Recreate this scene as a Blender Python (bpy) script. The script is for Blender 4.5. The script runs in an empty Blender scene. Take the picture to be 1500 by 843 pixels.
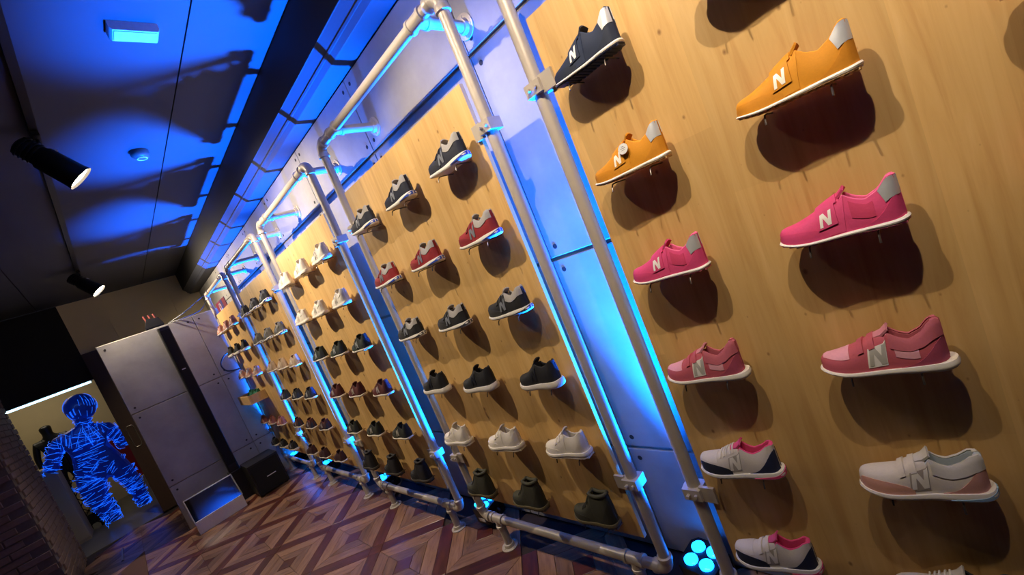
import bpy, math, random
import numpy as np
from mathutils import Vector, Matrix
random.seed(7)
rng = np.random.default_rng(7)
S = bpy.context.scene
COL = S.collection

# ------------------------------------------------------------------ camera
F_PX, YAW, PITCH, ROLL = 622.56, .80798, -.09314, -.39415
CAM = Vector((0, 0, 1.734))
cy, sy, cp, sp = math.cos(YAW), math.sin(YAW), math.cos(PITCH), math.sin(PITCH)
dv = Vector((-sy*cp, cy*cp, sp)); r0 = Vector((cy, sy, 0)); u0 = r0.cross(dv)
rv = r0*math.cos(ROLL) + u0*math.sin(ROLL); uv_ = -r0*math.sin(ROLL) + u0*math.cos(ROLL)
cam = bpy.data.cameras.new('camera'); camo = bpy.data.objects.new('camera', cam); COL.objects.link(camo)
m = Matrix((rv, uv_, -dv)).transposed().to_4x4(); m.translation = CAM
camo.matrix_world = m
cam.sensor_fit = 'HORIZONTAL'; cam.sensor_width = 36; cam.lens = F_PX/1500*36; cam.clip_start = .02
S.camera = camo
def project(p):
    w = Vector(p) - CAM; z = w.dot(dv)
    if z <= .01: return None
    return (750 + F_PX*w.dot(rv)/z, 421.5 - F_PX*w.dot(uv_)/z, z)

# ------------------------------------------------------------------ world, light levels, exposure
W = bpy.data.worlds.new('world'); S.world = W; W.use_nodes = True
W.node_tree.nodes['Background'].inputs[0].default_value = (.42, .42, .62, 1)
W.node_tree.nodes['Background'].inputs[1].default_value = .03
S.view_settings.view_transform = 'Standard'; S.view_settings.look = 'None'
S.view_settings.gamma = 1; S.view_settings.use_curve_mapping = False
S.view_settings.exposure = 0.0
WARM_W, WARM_COL = 150, (1.0, .82, .58)
BLUE_W, BLUE_COL = 6800, (.0, .13, 1.0)

# ------------------------------------------------------------------ materials
def lin(c):
    if isinstance(c, str): c = [int(c[i:i+2], 16)/255 for i in (0, 2, 4)]
    return tuple((x/12.92 if x <= .04045 else ((x+.055)/1.055)**2.4) for x in c) + (1,)
def new_mat(name):
    M = bpy.data.materials.new(name); M.use_nodes = True
    nt = M.node_tree; return M, nt, nt.nodes['Principled BSDF']
def node(nt, typ, **kw):
    n = nt.nodes.new(typ)
    for k, v in kw.items():
        if k in n.inputs: n.inputs[k].default_value = v
        else: setattr(n, k, v)
    return n
_mc = {}
def flat(name, col, rough=.55, metal=0, noise=60, var=.12, bump=.12, emit=0, emitcol=None):
    if name in _mc: return _mc[name]
    M, nt, b = new_mat(name)
    b.inputs['Roughness'].default_value = rough; b.inputs['Metallic'].default_value = metal
    tc = node(nt, 'ShaderNodeTexCoord')
    no = node(nt, 'ShaderNodeTexNoise', Scale=noise, Detail=4.0)
    nt.links.new(tc.outputs['Object'], no.inputs['Vector'])
    mx = node(nt, 'ShaderNodeMix', data_type='RGBA')
    c = lin(col)
    mx.inputs[6].default_value = tuple(x*(1-var) for x in c[:3]) + (1,)
    mx.inputs[7].default_value = tuple(min(1, x*(1+var)) for x in c[:3]) + (1,)
    nt.links.new(no.outputs['Fac'], mx.inputs[0]); nt.links.new(mx.outputs[2], b.inputs['Base Color'])
    if bump:
        bp = node(nt, 'ShaderNodeBump', Strength=bump, Distance=.001)
        nt.links.new(no.outputs['Fac'], bp.inputs['Height']); nt.links.new(bp.outputs[0], b.inputs['Normal'])
    if emit:
        b.inputs['Emission Color'].default_value = lin(emitcol or col); b.inputs['Emission Strength'].default_value = emit
    _mc[name] = M; return M

def ramp(nt, stops):
    r = node(nt, 'ShaderNodeValToRGB'); e = r.color_ramp.elements
    while len(e) < len(stops): e.new(.5)
    for q, (p, c) in zip(e, stops): q.position = p; q.color = lin(c)
    return r
def mat_plywood():
    M, nt, b = new_mat('spruce_board'); L = nt.links.new
    tc = node(nt, 'ShaderNodeTexCoord'); oi = node(nt, 'ShaderNodeObjectInfo')
    off = node(nt, 'ShaderNodeVectorMath', operation='MULTIPLY_ADD')
    off.inputs[1].default_value = (1, 1, 1)
    cx = node(nt, 'ShaderNodeCombineXYZ')
    sc = node(nt, 'ShaderNodeMath', operation='MULTIPLY'); sc.inputs[1].default_value = 37
    L(oi.outputs['Random'], sc.inputs[0]); L(sc.outputs[0], cx.inputs[0]); L(sc.outputs[0], cx.inputs[2])
    L(tc.outputs['Object'], off.inputs[0]); L(cx.outputs[0], off.inputs[2])
    sep = node(nt, 'ShaderNodeSeparateXYZ'); L(off.outputs[0], sep.inputs[0])
    # stave tint
    st = node(nt, 'ShaderNodeMath', operation='MULTIPLY'); st.inputs[1].default_value = 1/.125; L(sep.outputs[0], st.inputs[0])
    fl = node(nt, 'ShaderNodeMath', operation='FLOOR'); L(st.outputs[0], fl.inputs[0])
    z8 = node(nt, 'ShaderNodeMath', operation='MULTIPLY'); z8.inputs[1].default_value = .9; L(sep.outputs[2], z8.inputs[0])
    wn0 = node(nt, 'ShaderNodeTexWhiteNoise', noise_dimensions='1D'); L(fl.outputs[0], wn0.inputs['W'])
    zz = node(nt, 'ShaderNodeMath', operation='ADD'); L(z8.outputs[0], zz.inputs[0]); L(wn0.outputs['Value'], zz.inputs[1])
    fz = node(nt, 'ShaderNodeMath', operation='FLOOR'); L(zz.outputs[0], fz.inputs[0])
    cb = node(nt, 'ShaderNodeCombineXYZ'); L(fl.outputs[0], cb.inputs[0]); L(fz.outputs[0], cb.inputs[2])
    wn = node(nt, 'ShaderNodeTexWhiteNoise', noise_dimensions='3D'); L(cb.outputs[0], wn.inputs['Vector'])
    # grain
    mp = node(nt, 'ShaderNodeMapping'); mp.inputs['Scale'].default_value = (14, 14, .9); L(off.outputs[0], mp.inputs[0])
    no = node(nt, 'ShaderNodeTexNoise', Scale=2.2, Detail=7.0, Roughness=.62, Distortion=.7); L(mp.outputs[0], no.inputs['Vector'])
    rp = ramp(nt, [(.22, 'bd9156'), (.5, 'd0a96c'), (.78, 'dbb77d')]); L(no.outputs['Fac'], rp.inputs[0])
    tint = node(nt, 'ShaderNodeMapRange'); tint.inputs['To Min'].default_value = .9; tint.inputs['To Max'].default_value = 1.07
    L(wn.outputs['Value'], tint.inputs['Value'])
    m1 = node(nt, 'ShaderNodeVectorMath', operation='SCALE'); L(rp.outputs[0], m1.inputs[0]); L(tint.outputs[0], m1.inputs['Scale'])
    # knots
    kc = node(nt, 'ShaderNodeCombineXYZ'); L(sep.outputs[0], kc.inputs[0]); L(sep.outputs[2], kc.inputs[1])
    mk = node(nt, 'ShaderNodeMapping'); mk.inputs['Scale'].default_value = (7.5, 5.0, 1); L(kc.outputs[0], mk.inputs[0])
    vo = node(nt, 'ShaderNodeTexVoronoi', voronoi_dimensions='2D', Scale=1.0, Randomness=1.0); L(mk.outputs[0], vo.inputs['Vector'])
    sepc = node(nt, 'ShaderNodeSeparateColor'); L(vo.outputs['Color'], sepc.inputs[0])
    rad = node(nt, 'ShaderNodeMapRange'); rad.inputs['From Min'].default_value = .45; rad.inputs['To Min'].default_value = 0.0; rad.inputs['To Max'].default_value = .055
    L(sepc.outputs[0], rad.inputs['Value'])
    dd = node(nt, 'ShaderNodeMath', operation='SUBTRACT'); L(vo.outputs['Distance'], dd.inputs[0]); L(rad.outputs[0], dd.inputs[1])
    kf = node(nt, 'ShaderNodeMapRange'); kf.inputs['From Min'].default_value = -.02; kf.inputs['From Max'].default_value = .015
    kf.inputs['To Min'].default_value = .7; kf.inputs['To Max'].default_value = 0.0
    L(dd.outputs[0], kf.inputs['Value'])
    mx = node(nt, 'ShaderNodeMix', data_type='RGBA'); mx.inputs[7].default_value = lin('6e4420')
    L(kf.outputs[0], mx.inputs[0]); L(m1.outputs[0], mx.inputs[6]); L(mx.outputs[2], b.inputs['Base Color'])
    bp = node(nt, 'ShaderNodeBump', Strength=.12, Distance=.002); L(no.outputs['Fac'], bp.inputs['Height']); L(bp.outputs[0], b.inputs['Normal'])
    b.inputs['Roughness'].default_value = .5
    return M
def mat_concrete():
    M, nt, b = new_mat('fair_faced_concrete'); L = nt.links.new
    tc = node(nt, 'ShaderNodeTexCoord'); oi = node(nt, 'ShaderNodeObjectInfo')
    ad = node(nt, 'ShaderNodeVectorMath', operation='ADD'); L(tc.outputs['Object'], ad.inputs[0]); L(oi.outputs['Location'], ad.inputs[1])
    n1 = node(nt, 'ShaderNodeTexNoise', Scale=2.5, Detail=8.0, Roughness=.6); L(ad.outputs[0], n1.inputs['Vector'])
    n2 = node(nt, 'ShaderNodeTexNoise', Scale=60.0, Detail=4.0); L(ad.outputs[0], n2.inputs['Vector'])
    rp = ramp(nt, [(.3, '8d8b8b'), (.7, 'aaa8a6')]); L(n1.outputs['Fac'], rp.inputs[0]); L(rp.outputs[0], b.inputs['Base Color'])
    bp = node(nt, 'ShaderNodeBump', Strength=.18, Distance=.002); L(n2.outputs['Fac'], bp.inputs['Height']); L(bp.outputs[0], b.inputs['Normal'])
    b.inputs['Roughness'].default_value = .6
    return M
def mat_floorwood(name, lo, mid, hi, stain=0.0):
    M, nt, b = new_mat(name); L = nt.links.new
    tc = node(nt, 'ShaderNodeTexCoord'); oi = node(nt, 'ShaderNodeObjectInfo')
    sc = node(nt, 'ShaderNodeVectorMath', operation='SCALE'); sc.inputs['Scale'].default_value = 3.3; L(oi.outputs['Location'], sc.inputs[0])
    ad = node(nt, 'ShaderNodeVectorMath', operation='ADD'); L(tc.outputs['Object'], ad.inputs[0]); L(sc.outputs[0], ad.inputs[1])
    mp = node(nt, 'ShaderNodeMapping'); mp.inputs['Scale'].default_value = (4, 30, 30); L(ad.outputs[0], mp.inputs[0])
    no = node(nt, 'ShaderNodeTexNoise', Scale=1.3, Detail=6.0, Roughness=.6, Distortion=.5); L(mp.outputs[0], no.inputs['Vector'])
    rp = ramp(nt, [(.3, lo), (.5, mid), (.72, hi)]); L(no.outputs['Fac'], rp.inputs[0])
    tint = node(nt, 'ShaderNodeMapRange'); tint.inputs['To Min'].default_value = .78; tint.inputs['To Max'].default_value = 1.15
    L(oi.outputs['Random'], tint.inputs['Value'])
    m1 = node(nt, 'ShaderNodeVectorMath', operation='SCALE'); L(rp.outputs[0], m1.inputs[0]); L(tint.outputs[0], m1.inputs['Scale'])
    src = m1.outputs[0]
    if stain:
        m2 = node(nt, 'ShaderNodeMapping'); m2.inputs['Scale'].default_value = (9, 22, 10); L(ad.outputs[0], m2.inputs[0])
        n2 = node(nt, 'ShaderNodeTexNoise', Scale=1.0, Detail=2.0); L(m2.outputs[0], n2.inputs['Vector'])
        mr = node(nt, 'ShaderNodeMapRange'); mr.inputs['From Min'].default_value = .66; mr.inputs['From Max'].default_value = .72
        mr.inputs['To Max'].default_value = stain; L(n2.outputs['Fac'], mr.inputs['Value'])
        mx = node(nt, 'ShaderNodeMix', data_type='RGBA'); mx.inputs[7].default_value = lin('3a2c26')
        L(mr.outputs[0], mx.inputs[0]); L(src, mx.inputs[6]); src = mx.outputs[2]
    L(src, b.inputs['Base Color'])
    b.inputs['Roughness'].default_value = .3
    return M
PLY = mat_plywood(); CONC = mat_concrete()
FL_LIGHT = mat_floorwood('light_floor_wood', '694a39', '8a664e', '9d7a60', .7)
FL_LIGHT2 = mat_floorwood('tan_floor_wood', '5f4335', '7a5a46', '8e6d57', .6)
FL_DARK = mat_floorwood('dark_floor_wood', '3a1a14', '50261d', '643226')
PIPE = flat('painted_steel_pipe', 'b3aaa0', .42, .15, 40, .06, .05)
PLAST = flat('white_plastic', 'd8d8d8', .4)
BLK = flat('black_plastic', '0c0c0e', .45)
BLKM = flat('black_metal', '121214', .4, .4)
WIRE = flat('bracket_wire', '5a5450', .35, .8)
CEILM = flat('ceiling_board', '3c404c', .6, 0, 5, .06, .05)
BLACKWALL = flat('black_paint_and_shade', '0a0a0c', .75, 0, 8, .1, .05)
GROOVE = flat('joint_backing', '8a8580', .8)
HOLE = flat('tie_hole_shade', '2a2a2c', .9)  # dark colour of the surface discs stands for shade inside the tie holes
BEIGE = flat('beige_plaster', 'd2c096', .85, 0, 6, .06, .1)
STEEL = flat('bolt_steel', '807c76', .35, .8)

# ------------------------------------------------------------------ mesh helpers
class MB:
    def __init__(s): s.v = []; s.f = []; s.mi = []
    def add(s, v, f, mi=0):
        o = len(s.v); s.v += [tuple(x) for x in v]; s.f += [tuple(i+o for i in q) for q in f]; s.mi += [mi]*len(f); return s
    def box(s, a, b, mi=0):
        x0, y0, z0 = a; x1, y1, z1 = b
        return s.add([(x0,y0,z0),(x1,y0,z0),(x1,y1,z0),(x0,y1,z0),(x0,y0,z1),(x1,y0,z1),(x1,y1,z1),(x0,y1,z1)],
                     [(0,3,2,1),(4,5,6,7),(0,1,5,4),(1,2,6,5),(2,3,7,6),(3,0,4,7)], mi)
    def tube(s, pts, r, n=12, mi=0, caps=True):
        pts = [Vector(p) for p in pts]; k = len(pts); rr = r if isinstance(r, (list, tuple)) else [r]*k
        vs = []; fs = []; ref = None
        for i, p in enumerate(pts):
            t = (pts[min(i+1, k-1)] - pts[max(i-1, 0)]).normalized()
            if ref is None:
                ref = Vector((0, 0, 1)) if abs(t.z) < .9 else Vector((1, 0, 0))
            a = t.cross(ref).normalized(); b2 = t.cross(a); ref = -b2 if False else ref - t*ref.dot(t)
            if ref.length < 1e-4: ref = a
            ref.normalize(); a = t.cross(ref); 
            for j in range(n):
                q = 2*math.pi*j/n; vs.append(p + (ref*math.cos(q) + a*math.sin(q))*rr[i])
        for i in range(k-1):
            for j in range(n):
                fs.append((i*n+j, i*n+(j+1) % n, (i+1)*n+(j+1) % n, (i+1)*n+j))
        if caps: fs.append(tuple(range(n-1, -1, -1))); fs.append(tuple(range((k-1)*n, k*n)))
        return s.add(vs, fs, mi)
    def prism(s, poly, axis, a, b, mi=0):
        # poly in the two other axes, extruded along axis from a to b
        n = len(poly)
        def put(p, w):
            q = [0, 0, 0]; o = [i for i in range(3) if i != axis]; q[o[0]], q[o[1]] = p; q[axis] = w; return tuple(q)
        vs = [put(p, a) for p in poly] + [put(p, b) for p in poly]
        fs = [tuple(range(n-1, -1, -1)), tuple(range(n, 2*n))] + [(i, (i+1) % n, n+(i+1) % n, n+i) for i in range(n)]
        return s.add(vs, fs, mi)
    def sphere(s, c, r, nu=12, nv=8, mi=0):
        c = Vector(c); rx, ry, rz = (r if isinstance(r, (tuple, list)) else (r, r, r)); vs = []; fs = []
        for i in range(nv+1):
            th = math.pi*i/nv
            for j in range(nu):
                ph = 2*math.pi*j/nu; vs.append((c.x+rx*math.sin(th)*math.cos(ph), c.y+ry*math.sin(th)*math.sin(ph), c.z+rz*math.cos(th)))
        for i in range(nv):
            for j in range(nu):
                fs.append((i*nu+j, (i+1)*nu+j, (i+1)*nu+(j+1) % nu, i*nu+(j+1) % nu))
        return s.add(vs, fs, mi)
    def mesh(s, name, mats, smooth=True, fix=True):
        me = bpy.data.meshes.new(name); me.from_pydata(s.v, [], s.f)
        for mm in (mats if isinstance(mats, (list, tuple)) else [mats]): me.materials.append(mm)
        if len(set(s.mi)) > 1: me.polygons.foreach_set('material_index', s.mi)
        if fix:
            import bmesh
            bm = bmesh.new(); bm.from_mesh(me); bmesh.ops.recalc_face_normals(bm, faces=bm.faces); bm.to_mesh(me); bm.free()
        if smooth:
            me.shade_smooth(); me.set_sharp_from_angle(angle=math.radians(38))
        me.update(); return me
    def build(s, name, mats, parent=None, smooth=True, loc=None, rot=None):
        return inst(name, s.mesh(name, mats, smooth), parent, loc, rot)
def inst(name, me, parent=None, loc=None, rot=None):
    o = bpy.data.objects.new(name, me); COL.objects.link(o); o.parent = parent
    if loc is not None: o.location = loc
    if rot is not None: o.rotation_euler = rot
    return o
def empty(name, loc=(0, 0, 0), rot=(0, 0, 0)):
    o = inst(name, None, None, loc, rot); o.empty_display_size = .05; return o
def tag(o, label, cat, group=None):
    o['label'] = label; o['category'] = cat
    if group: o['group'] = group
    return o
def struct(o): o['kind'] = 'structure'; return o
def aim(direction):   # rotation taking local -Z onto direction
    return Vector(direction).to_track_quat('-Z', 'Y').to_euler()

# ================================================================== THE SETTING
YW = 1.551                       # face of the concrete wall
XP = -7.05                       # face of the concrete partition
ZC = 3.44                        # main ceiling
ZROWS = [(0, .593), (.593, 1.593), (1.593, 2.589), (2.589, 3.06)]

# back wall: backing + concrete panels with open joints and tie holes
wall_back = struct(MB().box((-8.9, YW+.014, 0), (2.6, YW+.16, ZC)).build('wall_back', GROOVE, smooth=False))
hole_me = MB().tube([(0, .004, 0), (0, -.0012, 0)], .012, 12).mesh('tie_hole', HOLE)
def panel_mesh(w, h, t=.014):
    b = .002; mb = MB()
    x0, x1, z0, z1 = -w/2, w/2, -h/2, h/2
    mb.add([(x0,t,z0),(x1,t,z0),(x1,t,z1),(x0,t,z1),(x0,b,z0),(x1,b,z0),(x1,b,z1),(x0,b,z1),(x0+b,0,z0+b),(x1-b,0,z0+b),(x1-b,0,z1-b),(x0+b,0,z1-b)],
           [(0,1,5,4),(1,2,6,5),(2,3,7,6),(3,0,4,7),(4,5,9,8),(5,6,10,9),(6,7,11,10),(7,4,8,11),(8,9,10,11)])
    return mb.mesh('concrete_panel', CONC, False)
pm = {}
for (z0, z1) in ZROWS:
    h = z1 - z0 - .018
    for k in range(-8, 4):
        x0, x1 = -1.3 + k, -.3 + k
        x0 = max(x0, -8.9); x1 = min(x1, 2.6)
        if x1 - x0 < .1: continue
        w = round(x1 - x0 - .007, 3)
        key = (w, round(h, 3))
        if key not in pm: pm[key] = panel_mesh(w, h)
        p = inst('concrete_panel', pm[key], wall_back, ((x0+x1)/2, YW, (z0+z1)/2))
        if x0 > XP - .6:
            for sx in (-1, 1):
                for sz in (-1, 1):
                    if (z0 == 0 and sz < 0): continue
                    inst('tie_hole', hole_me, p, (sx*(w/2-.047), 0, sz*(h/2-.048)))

# far partition clad in the same panels
part = struct(MB().box((XP-.15, .05, 0), (XP-.014, YW+.012, 2.5)).build('wall_partition', GROOVE, smooth=False))
for (z0, z1) in ((0, .593), (.593, 1.593), (1.593, 2.5)):
    for (y0, y1) in ((.05, 1.03), (1.03, YW)):
        w, h = round(y1-y0-.007, 3), round(z1-z0-.012, 3)
        key = (w, h)
        if key not in pm: pm[key] = panel_mesh(w, h)
        p = inst('concrete_panel', pm[key], part, (XP, (y0+y1)/2, (z0+z1)/2), (0, 0, math.pi/2))
        for sx in (-1, 1):
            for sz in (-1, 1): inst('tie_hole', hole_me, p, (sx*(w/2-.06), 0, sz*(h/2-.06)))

# ceiling boards, cornice, bulkhead
ceil = struct(MB().box((-8.9, -3.2, ZC+.012), (2.6, YW+.16, ZC+.1)).build('ceiling', BLACKWALL, smooth=False))
for (y0, y1) in ((-3.2, -1.5), (-1.5, -.3), (-.3, .9), (.9, 1.353)):
    MB().box((-8.9, y0+.004, ZC), (2.6, y1-.004, ZC+.012)).build('ceiling_board', CEILM, ceil, False)
struct(MB().prism([(YW+.01, 3.06), (1.43, 3.06), (1.424, 3.062), (1.405, 3.088), (1.398, 3.088), (1.392, 3.097), (1.396, 3.103), (1.358, 3.148), (1.354, 3.15), (1.36, 3.2), (YW+.01, 3.2)], 0, -8.9, 2.6).build('trim_1', CEILM, None, False))
struct(MB().box((-8.9, 1.353, 3.152), (2.6, 1.36, ZC)).build('trim_2', BLACKWALL, None, False))  # black here puts the shade of the unlit room face into the colour

# far beige wall with the doorway, its black header, dark door leaf
XF = -8.9
wf = MB()
wf.box((XF-.12, -.11, 0), (XF, .35, 3.05)).box((XF-.12, .353, 0), (XF, 1.15, 3.05)).box((XF-.12, 1.153, 0), (XF, YW+.16, 3.05))
wf.box((XF-.1, -.11, 3.05), (XF-.02, YW+.16, ZC))
struct(wf.build('wall_far', BEIGE, None, False))
struct(MB().box((XF-.14, -3.2, 2.27), (XF+.02, -.11, 3.13)).box((XF-.12, -3.2, 3.13), (XF-.02, -.11, ZC)).build('trim_3', BLACKWALL, None, False))
BROWN = flat('dark_brown_door', '3a2a24', .5, 0, 20, .15)
d1 = struct(MB().box((XF+.005, -.11, .02), (XF+.05, .62, 2.66)).build('door_1', BROWN, None, False))
hd = MB()
hp = [(XF+.055, -.01+.05*math.cos(a)*1.0, 1.24+.17*math.sin(a)) for a in np.linspace(0, 2*math.pi, 25)]
hp = []
for a in np.linspace(0, 2*math.pi, 33):
    c, s_ = math.cos(a), math.sin(a)
    hp.append((XF+.056, -.01+.045*math.copysign(abs(c)**.5, c), 1.26+.17*math.copysign(abs(s_)**.35, s_)))
hd.tube(hp, .006, 8, caps=False)
hd.build('door_handle', STEEL, d1)

# near and side walls that close the room behind the camera
struct(MB().box((-7.0, -3.3, 0), (2.6, -3.2, ZC)).build('wall_front', BLACKWALL, None, False))
struct(MB().box((2.6, -3.3, 0), (2.7, YW+.16, ZC)).build('wall_near', BLACKWALL, None, False))

# back room
struct(MB().box((-12.6, -3.2, 0), (-12.5, 1.6, 3)).build('wall_backroom', BEIGE, None, False))
struct(MB().box((-12.6, -3.3, 0), (XF-.14, -3.2, 3)).build('wall_backroom_side', BEIGE, None, False))
struct(MB().box((-12.6, 1.6, 0), (XF-.12, 1.7, 3)).build('wall_backroom_inner', BEIGE, None, False))
struct(MB().box((-12.6, -3.3, 3), (XF-.14, 1.7, 3.1)).build('ceiling_backroom', BLACKWALL, None, False))
struct(MB().box((-12.6, -3.3, -.1), (XF-.02, 1.7, 0)).build('floor_backroom', flat('grey_vinyl', '6a6a66', .35, 0, 4, .12), None, False))

# brick pier
BR = flat('dark_brick', '6e5c56', .85, 0, 30, .25, .5)
pier = struct(MB().box((-8.75, -3.2, 0), (-7.17, -.995, ZC)).build('wall_brick', flat('brick_mortar', '5c5450', .95, 0, 40, .2, .5), None, False))
def brick_mesh(l):
    b = .004; h = .065; t = .017; mb = MB()
    mb.add([(-l/2,0,0),(l/2,0,0),(l/2,0,h),(-l/2,0,h),(-l/2,t-b,0),(l/2,t-b,0),(l/2,t-b,h),(-l/2,t-b,h),(-l/2+b,t,b),(l/2-b,t,b),(l/2-b,t,h-b),(-l/2+b,t,h-b)],
           [(0,1,5,4),(1,2,6,5),(2,3,7,6),(3,0,4,7),(4,5,9,8),(5,6,10,9),(6,7,11,10),(7,4,8,11),(8,9,10,11)])
    return mb.mesh('brick', BR, False)
bm_full, bm_half = brick_mesh(.24), brick_mesh(.115)
for row in range(32):
    z = .006 + row*.077; off = 0 if row % 2 else .126
    for k in range(6):                                   # face towards the racks
        x = -7.29 - off - k*.252
        if x - .12 < -8.76: continue
        inst('brick', bm_full, pier, (x, -.996 + random.uniform(-.003, .004), z))
    for k in range(3):                                   # face towards the camera
        y = -1.125 - off - k*.252
        inst('brick', bm_full, pier, (-7.171 + random.uniform(-.003, .003), y, z), (0, 0, -math.pi/2))
    inst('brick', bm_half, pier, (-8.69 + random.choice((0, -.05)), -.996, z))

# floor: parquet of square cells turned 45 degrees
floor = struct(MB().box((XF-.02, -3.2, -.1), (2.6, YW+.15, -.011)).build('floor', flat('floor_joint', '241612', .8), None, False))
A_, BW = .608, .10
IN = (A_-BW)/2
def slab(poly, mat_, name):
    n = len(poly); c = .0012
    vs = [(x, y, -.011) for x, y in poly] + [(x, y, -.001) for x, y in poly]
    cx_, cy_ = sum(p[0] for p in poly)/n, sum(p[1] for p in poly)/n
    vs += [(x+(cx_-x)*.01, y+(cy_-y)*.03, 0) for x, y in poly]
    fs = [(i, (i+1) % n, n+(i+1) % n, n+i) for i in range(n)] + [(n+i, n+(i+1) % n, 2*n+(i+1) % n, 2*n+i) for i in range(n)] + [tuple(range(2*n, 3*n))]
    return MB().add(vs, fs).mesh(name, mat_, False)
g = .0012
def trap(r_out, r_in):          # plank along local x, at y = 0 .. inward; origin at middle of the plank
    m_ = (r_out + r_in)/2
    return [(-r_out+2*g, -r_out+g+m_), (r_out-2*g, -r_out+g+m_), (r_in-g, -r_in-g+m_), (-r_in+g, -r_in-g+m_)], m_
R1, R2 = IN - .10, IN - .195
t1, mo1 = trap(IN, R1); t2, mo2 = trap(R1, R2)
ME_OUT = slab(t1, FL_LIGHT, 'plank'); ME_IN = slab(t2, FL_LIGHT2, 'plank')
ME_MID = slab([(-R2+g, -R2+g), (R2-g, -R2+g), (R2-g, R2-g), (-R2+g, R2-g)], FL_DARK, 'block')
ME_BAND = slab([(-IN+g, -BW/2+g), (IN-g, -BW/2+g), (IN-g, BW/2-g), (-IN+g, BW/2-g)], FL_DARK, 'plank')
ME_X = slab([(-BW/2+g, -BW/2+g), (BW/2-g, -BW/2+g), (BW/2-g, BW/2-g), (-BW/2+g, BW/2-g)], FL_DARK, 'block')
q45 = math.pi/4; e1 = Vector((math.cos(q45), math.sin(q45), 0)); e2 = Vector((-math.sin(q45), math.cos(q45), 0))
ORG = Vector((-3.41, .885, 0)); pieces = []
for i in range(-16, 12):
    for j in range(-16, 12):
        c = ORG + e1*(A_*(i+.5)) + e2*(A_*(j+.5))
        if not (-8.75 < c.x < 1.6 and -2.7 < c.y < 1.72): continue
        cr = ORG + e1*(A_*i) + e2*(A_*j)
        pieces.append((ME_X, cr, q45)); pieces.append((ME_BAND, cr + e1*(A_/2), q45)); pieces.append((ME_BAND, cr + e2*(A_/2), q45+math.pi/2))
        pieces.append((ME_MID, c, q45))
        for k in range(4):
            a = q45 + k*math.pi/2; dn = Vector((math.sin(a), -math.cos(a), 0))
            pieces.append((ME_OUT, c + dn*mo1, a)); pieces.append((ME_IN, c + dn*mo2, a))
def rank(p):
    q = project(p[1])
    if q is None or not (-30 < q[0] < 1530 and -30 < q[1] < 873): return 99
    if p[1].x < XP+.05 and p[1].y > .1: return 90
    return q[2]
pieces = [p for p in pieces if p[1].y < YW-.01 and not (p[1].x < -7.15 and p[1].y < -1.0)]
pieces.sort(key=rank)
for me, loc, a in pieces[:298]:
    inst(me.name.split('.')[0], me, floor, loc + Vector((0, 0, random.uniform(-.0006, .0004))), (0, 0, a))
rest = MB(); mats = [FL_LIGHT, FL_LIGHT2, FL_DARK]
for me, loc, a in pieces[298:]:
    M4 = Matrix.Translation(loc) @ Matrix.Rotation(a, 4, 'Z')
    rest.add([M4 @ v.co for v in me.vertices], [tuple(p.vertices) for p in me.polygons], mats.index(me.materials[0]))
ro = rest.build('parquet', mats, floor, False); ro['kind'] = 'stuff'

# ================================================================== DISPLAY RACKS
YF = 1.28; RP = .0241; ZT, ZB = 2.70, .198
BAYW, PITCHX = 1.285, 1.537
def seg_mesh(p0, p1, r, n=20): return MB().tube([p0, p1], r, n)
def elbow(c, d1_, d2_, r=.045):
    # quarter bend joining directions d1_ and d2_ (unit vectors pointing away from the corner)
    c = Vector(c); d1_ = Vector(d1_); d2_ = Vector(d2_); mb = MB(); pts = []
    cen = c + d1_*r + d2_*r
    for k in range(9):
        a = k/8*math.pi/2; pts.append(cen - d1_*r*math.sin(a) - d2_*r*math.cos(a))
    mb.tube(pts, RP*1.13, 20)
    for d_ in (d1_, d2_):
        mb.tube([c + d_*(r-.004), c + d_*(r+.006), c + d_*(r+.022), c + d_*(r+.026)], [RP*1.14, RP*1.32, RP*1.32, RP*1.05], 20)
    return mb
def tee(c, ax, br):
    c = Vector(c); ax = Vector(ax); br = Vector(br); mb = MB()
    mb.tube([c-ax*.052, c-ax*.05, c-ax*.036, c-ax*.033, c+ax*.033, c+ax*.036, c+ax*.05, c+ax*.052], [RP*1.05, RP*1.32, RP*1.32, RP*1.14, RP*1.14, RP*1.32, RP*1.32, RP*1.05], 20)
    mb.tube([c, c+br*.04, c+br*.042, c+br*.056, c+br*.058], [RP*1.1, RP*1.14, RP*1.32, RP*1.32, RP*1.05], 20)
    return mb
def flange(c, n_):
    c = Vector(c); n_ = Vector(n_); mb = MB()
    mb.tube([c, c+n_*.006, c+n_*.008, c+n_*.026, c+n_*.028], [.054, .054, RP*1.5, RP*1.32, RP*1.05], 24)
    a = n_.orthogonal().normalized(); b2 = n_.cross(a)
    for k in range(4):
        q = k*math.pi/2+.6; p = c + (a*math.cos(q)+b2*math.sin(q))*.041; mb.tube([p, p+n_*.010], .006, 8)
    return mb
def clamp(xp, z, sx):
    # beam clamp on the pole at xp, gripping the board edge on the side sx
    mb = MB()
    mb.prism([(xp-.033, YF-.036), (xp+.033, YF-.036), (xp+.036, YF-.01), (xp+.036, YF+.034), (xp-.036, YF+.034), (xp-.036, YF-.01)], 2, z-.022, z+.022)
    mb.box((min(xp, xp+sx*.075), YF-.022, z-.014), (max(xp, xp+sx*.075), YF-.0125, z+.014))
    mb.box((xp+sx*.052-.024, YF-.024, z-.03), (xp+sx*.052+.03*(1 if sx > 0 else .8), YF-.0115, z+.03))
    mb.tube([(xp-.012, YF-.034, z), (xp-.012, YF-.052, z)], .007, 6)
    mb.tube([(xp+.016, YF-.034, z), (xp+.016, YF-.046, z)], .006, 8)
    return mb
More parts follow.
